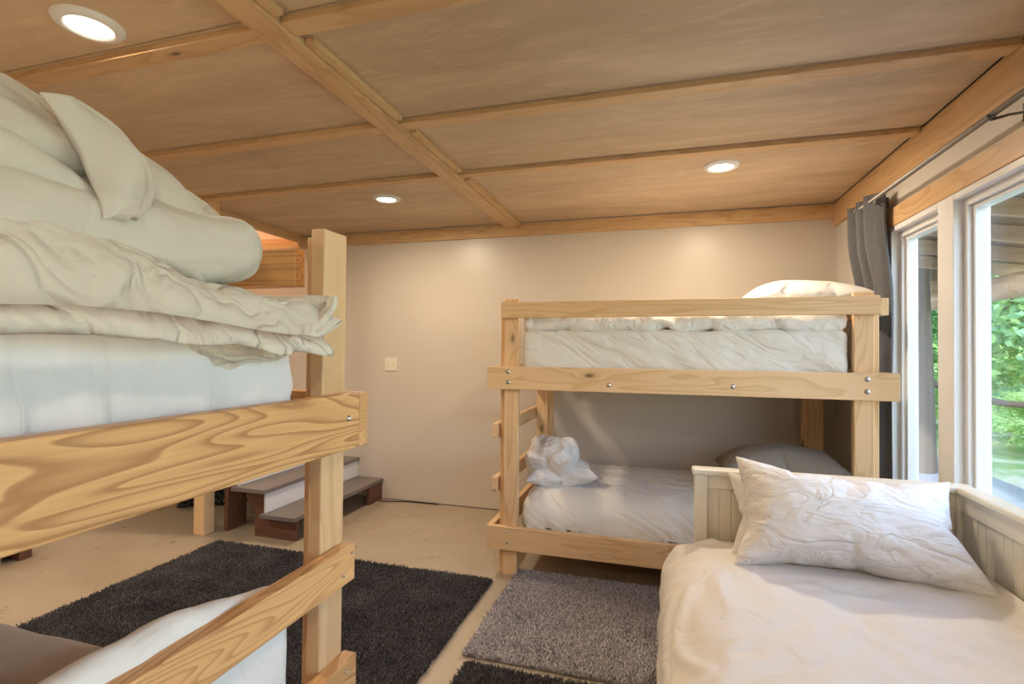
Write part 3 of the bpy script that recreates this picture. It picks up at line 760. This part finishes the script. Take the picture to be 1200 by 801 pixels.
bead_panel('back_panel', 'y', .53 - cy, 2.417 - cy, .36, .765, 1.128 - cx, .022, 1, DB)
dbx('front_rail', (.14, .53, .20), (.165, 2.417, .36))
dbx('slat_base', (.166, .53, .30), (1.109, 2.415, .325))
soft_box('mattress', (.175, .56, .335), (1.09, 2.40, .52), .05, .04, M['greige'], amp=.002, seed=2., label='mattress of the daybed covered by the cream comforter', cat='mattress')
def comforter():
    """duvet lying on the daybed, hanging over the room side"""
    ns, ny = 120, 150; Y = np.linspace(.53, 2.405, ny)
    path = [(1.092, .60), (1.06, .578), (.95, .566), (.75, .566), (.5, .568), (.32, .572), (.18, .568), (.09, .545), (.035, .50), (.008, .43), (.0, .34), (.0, .24), (.004, .14), (.01, .07)]
    d = np.concatenate([[0], np.cumsum(np.hypot(*np.diff(np.array(path), axis=0).T))]); s = np.linspace(0, d[-1], ns)
    px = np.interp(s, d, [p[0] for p in path]); pz = np.interp(s, d, [p[1] for p in path])
    k = np.ones(7) / 7
    px[3:-3] = np.convolve(px, k, 'valid'); pz[3:-3] = np.convolve(pz, k, 'valid')
    tx, tz = np.gradient(px), np.gradient(pz); ln = np.hypot(tx, tz); nx_, nz_ = tz / ln, -tx / ln   # outward
    V = []; th = .03
    gs, gy = np.meshgrid(s, Y, indexing='ij'); P = np.stack([gs.ravel() * 1.0, gy.ravel(), 0 * gs.ravel()], 1)
    w = (wrinkle(P, (3, 4, 3), .45, 31.) * .014 + noise(P * 2.2 + 3) * .014 + noise(P * np.array([2, 9, 1]) + 8) * .010 * np.clip((P[:, 0] - .9) / .3, 0, 1)).reshape(gs.shape)
    # rim rounds down near both ends of the bed
    e = np.minimum(1, (2.405 - gy) / .05) ; e2 = np.sqrt(np.clip(1 - (1 - e) ** 2, 0, 1))
    X = px[:, None] + nx_[:, None] * (w - .02 * (1 - e2)) ; Z = pz[:, None] + nz_[:, None] * (w - .035 * (1 - e2))
    X = X + .03 * (1 - e2) * np.clip((s[:, None] - .85) / .2, 0, 1)
    # the far corner of the drape draws in and rises slightly
    V = np.stack([X, gy, Z], 2).reshape(-1, 3); F = []
    for i in range(ns - 1):
        for j in range(ny - 1): a = i * ny + j; F.append((a, a + 1, a + ny + 1, a + ny))
    o = mesh_obj('comforter', V, F, M['comf'], None, True)
    m = o.modifiers.new('thick', 'SOLIDIFY'); m.thickness = .022; m.offset = -1
    return tag(o, 'cream white comforter spread over the daybed and hanging over its open side', 'comforter')
comforter()
def lean(x0, y0, z0, tilt, rz, ry, sc=(1, 1, 1)):
    return Matrix.Translation((x0, y0, z0)) @ Matrix.Rotation(rz, 4, 'Z') @ Matrix.Rotation(ry, 4, 'Y') @ Matrix.Rotation(tilt, 4, 'X') @ Matrix.Diagonal((*sc, 1))
def sag(V):
    V = V.copy(); x, y = V[:, 0], V[:, 1]
    V[:, 0] = x + .065 * np.clip(-y / .24, -.3, 1) * (x > 0) * (x / .38) ; V[:, 2] += .010 * wrinkle(V, (5, 5, 5), .3, 2.); return V
pillow('pillow', 'pB', M['whitew'], lean(.66, 2.235, .728, math.radians(57), -.03, .05, (1.02, .86, 1)), sag, zs=1.2,
       label='large white pillow leaning on the end panel of the daybed, in front', cat='pillow')
pillow('pillow', 'pC', M['white'], lean(.60, 2.31, .70, math.radians(66), .0, .02, (1.0, .75, .6)), None, zs=.8,
       label='second white pillow tucked behind the large one on the daybed', cat='pillow')

# ------------------------------------------------------------------ rugs
def fast_mesh(name, V, quads, tris):
    me = bpy.data.meshes.new(name); me.vertices.add(len(V)); me.vertices.foreach_set('co', V.ravel().astype(np.float32))
    li = np.concatenate([quads.ravel(), tris.ravel()]).astype(np.int32); me.loops.add(len(li)); me.loops.foreach_set('vertex_index', li)
    nq, n3 = len(quads), len(tris); st = np.concatenate([np.arange(nq) * 4, nq * 4 + np.arange(n3) * 3]).astype(np.int32)
    me.polygons.add(nq + n3); me.polygons.foreach_set('loop_start', st); me.update(calc_edges=True); me.validate(); return me
def rug(x0, x1, y0, y1, mat, label, n, seed, hgt=.028, rot=0):
    rs = np.random.RandomState(seed); cx, cy = (x0 + x1) / 2, (y0 + y1) / 2; w, h = x1 - x0, y1 - y0
    root = tag(empty('shag_rug', (cx, cy, 0), rot), label, 'rug')
    board('backing', (-w / 2 + .01, -h / 2 + .01, .001), (w / 2 - .01, h / 2 - .01, .008), mat, root, .003)
    p = np.stack([rs.uniform(-w / 2, w / 2, n), rs.uniform(-h / 2, h / 2, n), np.full(n, .006)], 1)
    lean_ = rs.normal(size=(n, 2)) * .010 + np.stack([noise(p * 5 + 3), noise(p * 5 + 40)], 1) * .012
    a = rs.uniform(0, 2 * PI, n); r = rs.uniform(.0018, .0034, n)
    tip = p + np.stack([lean_[:, 0], lean_[:, 1], rs.uniform(.7, 1.15, n) * hgt], 1)
    B = [p + np.stack([np.cos(a + k * 2.094) * r, np.sin(a + k * 2.094) * r, 0 * r], 1) for k in range(3)]
    Mi = [(b * .35 + tip * .65) + np.stack([np.cos(a + k * 2.094 + .5) * r * .9, np.sin(a + k * 2.094 + .5) * r * .9, 0 * r], 1) for k, b in enumerate([p] * 3)]
    V = np.stack(B + Mi + [tip], 1).reshape(-1, 3); idx = np.arange(n)[:, None] * 7
    F = []
    quads = np.concatenate([idx + np.array(q) for q in ((0, 1, 4, 3), (1, 2, 5, 4), (2, 0, 3, 5))], 0)
    tris = np.concatenate([idx + np.array(q) for q in ((3, 4, 6), (4, 5, 6), (5, 3, 6))], 0)
    me = fast_mesh('pile', V, quads, tris); me.materials.append(mat)
    o = bpy.data.objects.new('pile', me); COL.objects.link(o); o.parent = root; o['kind'] = 'stuff'
    return root
rug(-3.0, -.965, 1.38, 2.92, M['rug_dark'], 'large charcoal shag rug on the floor beyond the left bunk', 120000, 1, .02)
rug(-.86, .75, 2.175, 3.10, M['rug_grey'], 'mid grey shag rug in front of the back bunk, running under the daybed', 75000, 2, .02)
rug(-.82, -.02, 1.30, 2.125, M['rug_dark'], 'black shag rug at the bottom edge beside the daybed', 36000, 3, .02)

# ------------------------------------------------------------------ stairs
ST = tag(empty('staircase', (-2.6, 3.6, 0)), 'stairs with grey treads and white risers going up along the back wall', 'staircase')
def stx(name, lo, hi, mat, bev=.002):
    return board(name, (lo[0] + 2.6, lo[1] - 3.6, lo[2]), (hi[0] + 2.6, hi[1] - 3.6, hi[2]), mat, ST, bev)
zt = [.19, .365, .54, .715, .89, 1.065, 1.24, 1.415]
for k, z in enumerate(zt):
    xf = -2.46 - .25 * k
    stx('tread', (xf - .30, 3.03 + (0 if k == 0 else -.005), z - .03), (xf, YB - .002, z), M['tread'])
    if k > 0: stx('riser', (xf - .035, 3.06, zt[k - 1] + .001), (xf - .018, YB - .002, z - .031), M['riser'])
stx('stringer', (-2.86, 3.10, .0), (-2.50, 3.13, .158), M['darkwood'])
stx('support', (-3.16, 3.12, 0), (-3.125, 3.30, .33), M['darkwood'])
stx('support', (-2.50, 4.0, 0), (-2.47, YB - .003, .158), M['darkwood']); stx('support', (-2.50, 3.45, 0), (-2.48, 3.49, .158), M['darkwood'])
bm = bmesh.new()
a = [(-2.74, .335), (-2.99, .335), (-2.99, .27), (-2.80, .0), (-2.74, .0)]
A = [bm.verts.new((x + 2.6, 3.15 - 3.6, z)) for x, z in a]; B_ = [bm.verts.new((x + 2.6, 3.18 - 3.6, z)) for x, z in a]
bm.faces.new(A); bm.faces.new(B_[::-1])
for k in range(5): bm.faces.new((A[k], B_[k], B_[(k + 1) % 5], A[(k + 1) % 5]))
bmesh.ops.recalc_face_normals(bm, faces=bm.faces); bm_obj('bracket', bm, M['darkwood'], ST)
board('post', (-3.31, 2.99, 0), (-3.215, 3.085, 2.46), M['pine_r'], None, .004, label='square pine post between the stairs and the dark rug, floor to ceiling', cat='post').name = 'stair_post'
# tangle of black stuff stored under the stairs
bm = bmesh.new(); rs = random.Random(4)
for k in range(14):
    p = [(rs.uniform(-.45, .45), rs.uniform(-.25, .25), rs.uniform(.02, .3)) for _ in range(2)]
    q = [p[0]]
    for _ in range(6): q.append(tuple(max(.02 if i == 2 else -9, q[-1][i] + rs.uniform(-.16, .16)) for i in range(3)))
    q = [(max(-.5, min(.5, x)), max(-.3, min(.3, y)), min(.32, z)) for x, y, z in q]
    tube(bm, q, .014, 8)
cb = bm_obj('cable_heap', bm, M['dark'], None, True, Matrix.Translation((-3.75, 3.55, 0))); tag(cb, 'tangled heap of black cables on the floor under the stairs', 'cables', kind='stuff')
soft_box('storage_bag', (-4.6, 3.9, 0), (-3.6, 4.18, .30), .1, .05, M['dark'], amp=.03, scale=(5, 5, 5), seed=3., label='black bag stored in the dark space under the stairs', cat='bag')
bm = bmesh.new(); tube(bm, [(-2.46, 4.14, .006), (-2.35, 4.15, .006), (-2.2, 4.19, .006), (-1.9, 4.205, .006)], .005, 8); tag(bm_obj('cord', bm, M['dark'], None, True), 'thin black cord on the floor along the back wall', 'cord')
# dark low bench on the far left
BN = tag(empty('low_bench', (-4.3, 1.75, 0)), 'dark brown wooden low bench at the left edge on the bare floor', 'bench')
for k in range(3): board('plank', (-.34 + k * .235, -.62, .055), (-.115 + k * .235, .62, .085), M['darkwood'], BN)
for y in (-.5, .54): board('crosspiece', (-.34, y, 0), (.355, y + .07, .054), M['darkwood'], BN)

# ------------------------------------------------------------------ switch, lights, curtain
SW = tag(empty('light_switch', (-2.395, YB, 1.235)), 'ivory double light switch on the back wall', 'light switch')
board('plate', (-.062, -.007, -.06), (.062, 0, .06), M['switch'], SW, .003)
for x in (-.025, .025): board('toggle', (x - .006, -.018, -.012), (x + .006, -.006, .014), M['switch'], SW, .002)
LAMPS = [(-1.855, 1.24), (-1.915, 3.28), (.32, 3.2), (-1.87, -.9), (.32, -.9), (-4.1, 1.2), (-4.1, -.9)]  # those behind the camera and far left are unseen, added to brighten the room
LL = ['round white ceiling downlight nearest the camera, upper left', 'round white ceiling downlight above the pine post of the left bunk near the back wall',
      'round white ceiling downlight above the back bunk', 'added unseen round ceiling downlight behind the left bunk', 'added unseen round ceiling downlight by the front wall',
      'added unseen round ceiling downlight far left', 'added unseen round ceiling downlight in the far left front corner']
for k, (x, y) in enumerate(LAMPS):
    r = tag(empty('ceiling_light', (x, y, CZ)), LL[k], 'ceiling light', 'recessed ceiling lights')
    lathe('trim_ring', [(.066, -.006), (.070, -.016), (.080, -.017), (.096, -.010), (.102, -.001), (.102, .001), (.066, .001)], M['fixture'], r, 48)
    lathe('lens', [(.0001, -.012), (.04, -.0115), (.066, -.0085), (.0665, -.004)], M['lamp'], r, 40)
    ld = bpy.data.lights.new('lamp', 'AREA'); ld.shape = 'DISK'; ld.size = .12; ld.energy = 20; ld.color = (1, .835, .63)
    lo = bpy.data.objects.new('lamp_light', ld); COL.objects.link(lo); lo.location = (x, y, CZ - .02)
ld = bpy.data.lights.new('stair_lamp', 'POINT'); ld.energy = 70; ld.color = (1, .76, .55); ld.shadow_soft_size = .1
lo = bpy.data.objects.new('stair_lamp', ld); COL.objects.link(lo); lo.location = (-4.2, 3.5, 4.2)

# curtain rod + curtain
RD = tag(empty('curtain_rod', (1.10, 1.0, 2.215)), 'thin brushed metal double curtain rod with wall brackets above the windows', 'curtain rod')
bm = bmesh.new(); tube(bm, [(0, -2.9, 0), (0, 1.25, 0)], .0075, 12); bm_obj('pole', bm, M['rod'], RD, True)
bm = bmesh.new(); tube(bm, [(0, .45, 0), (0, 2.45, 0)], .0105, 12); bm_obj('sleeve', bm, M['rod'], RD, True)
for y in (1.19, 2.33, -1.6):
    bm = bmesh.new(); tube(bm, [(.098, y, .0), (.05, y, -.004), (.0, y, -.016)], .005, 8); tube(bm, [(.098, y, -.03), (.098, y, .03)], .009, 8)
    tube(bm, [(-.013, y, .002), (-.010, y, -.013), (0, y, -.017), (.010, y, -.013), (.013, y, .002)], .004, 8); bm_obj('bracket', bm, M['rod'], RD, True)
bm = bmesh.new(); bmesh.ops.create_uvsphere(bm, u_segments=14, v_segments=8, radius=.016, matrix=Matrix.Translation((0, 2.455, 0))); bm_obj('finial', bm, M['rod'], RD, True)
def curtain(y0, y1, label, folds=3.0):
    root = tag(empty('curtain', (1.12, (y0 + y1) / 2, .03)), label, 'curtain'); yc = (y0 + y1) / 2
    nu, nz = 140, 60; V = []; F = []
    for j in range(nz):
        t = j / (nz - 1); z = .0 + 2.225 * t; wz = z + .03
        k = 1 / (1 + math.exp((wz - 1.86) * -14))             # 1 above the bunk, 0 below
        xc = 1.163 * (1 - k) + 1.115 * k; amp = .024 * (1 - k) + .034 * k
        for i in range(nu):
            u = i / (nu - 1); y = y0 + (y1 - y0) * u
            V.append((xc + amp * math.sin(u * folds * 2 * PI + .7) + .004 * math.sin(u * 50 + z * 3) - 1.12, y - yc + .01 * math.sin(z * 2.3 + u * 9), z))
    for j in range(nz - 1):
        for i in range(nu - 1): a = j * nu + i; F.append((a, a + 1, a + nu + 1, a + nu))
    o = mesh_obj('panel', V, F, M['curt'], root, True); m = o.modifiers.new('thick', 'SOLIDIFY'); m.thickness = .003
    for q in range(int(folds * 2)):
        u = (q + .5) / (folds * 2) - .7 / (folds * 2 * PI); y = y0 + (y1 - y0) * u - yc
        if y < y0 - yc: continue
        bm = bmesh.new(); n = 20
        ang = [(.021 * math.cos(2 * PI * i / n), .021 * math.sin(2 * PI * i / n)) for i in range(n + 1)]
        tube(bm, [(-.02 + a * (0 if True else 1), y + a, 2.185 + b) for a, b in ang], .0035, 6, False); bm_obj('grommet', bm, M['metal'], root, True)
    return root
curtain(3.22, 3.64, 'dark grey grommet curtain bunched in the corner beside the narrow window')

# ------------------------------------------------------------------ light and sky
w = bpy.data.worlds.new('sky'); SC.world = w; w.use_nodes = True; nt_ = w.node_tree; nt_.nodes.clear()
sky = nt_.nodes.new('ShaderNodeTexSky'); sky.sky_type = 'NISHITA'; sky.sun_disc = False; sky.sun_elevation = math.radians(46); sky.sun_rotation = math.radians(231)
bg = nt_.nodes.new('ShaderNodeBackground'); bg.inputs[1].default_value = 2.3; ow = nt_.nodes.new('ShaderNodeOutputWorld')
hz = nt_.nodes.new('ShaderNodeMix'); hz.data_type = 'RGBA'; hz.inputs[0].default_value = .5; hz.inputs[7].default_value = (.68, .65, .74, 1)
nt_.links.new(sky.outputs[0], hz.inputs[6]); nt_.links.new(hz.outputs[2], bg.inputs[0]); nt_.links.new(bg.outputs[0], ow.inputs[0])
sd = bpy.data.lights.new('sun', 'SUN'); sd.energy = 7.0; sd.angle = math.radians(2); sd.color = (1, .97, .90)
so = bpy.data.objects.new('sun', sd); COL.objects.link(so); so.location = (-6, -5, 9)
so.rotation_euler = Vector((-.75, -.6, 1.0)).to_track_quat('Z', 'Y').to_euler()

# ------------------------------------------------------------------ camera
ya, pt, ro = 2.86032815e-01, 1.44351134e-02, 8.72983905e-03
fw = Vector((-math.sin(ya) * math.cos(pt), math.cos(ya) * math.cos(pt), math.sin(pt))); r0 = Vector((math.cos(ya), math.sin(ya), 0)); u0 = r0.cross(fw)
rt = math.cos(ro) * r0 + math.sin(ro) * u0; up = -math.sin(ro) * r0 + math.cos(ro) * u0
cd = bpy.data.cameras.new('camera'); cam = bpy.data.objects.new('camera', cd); COL.objects.link(cam)
Mc = Matrix((rt, up, -fw)).transposed().to_4x4(); Mc.translation = (0, 0, 1.38); cam.matrix_world = Mc
cd.sensor_width = 36; cd.lens = 36 * 602.818 / 1200; cd.clip_start = .02; cd.clip_end = 200
SC.camera = cam
SC.view_settings.view_transform = 'Standard'; SC.view_settings.look = 'None'; SC.view_settings.exposure = 0.12; SC.view_settings.gamma = 1; SC.view_settings.use_curve_mapping = False
print('script', round(time.time() - T0, 1))
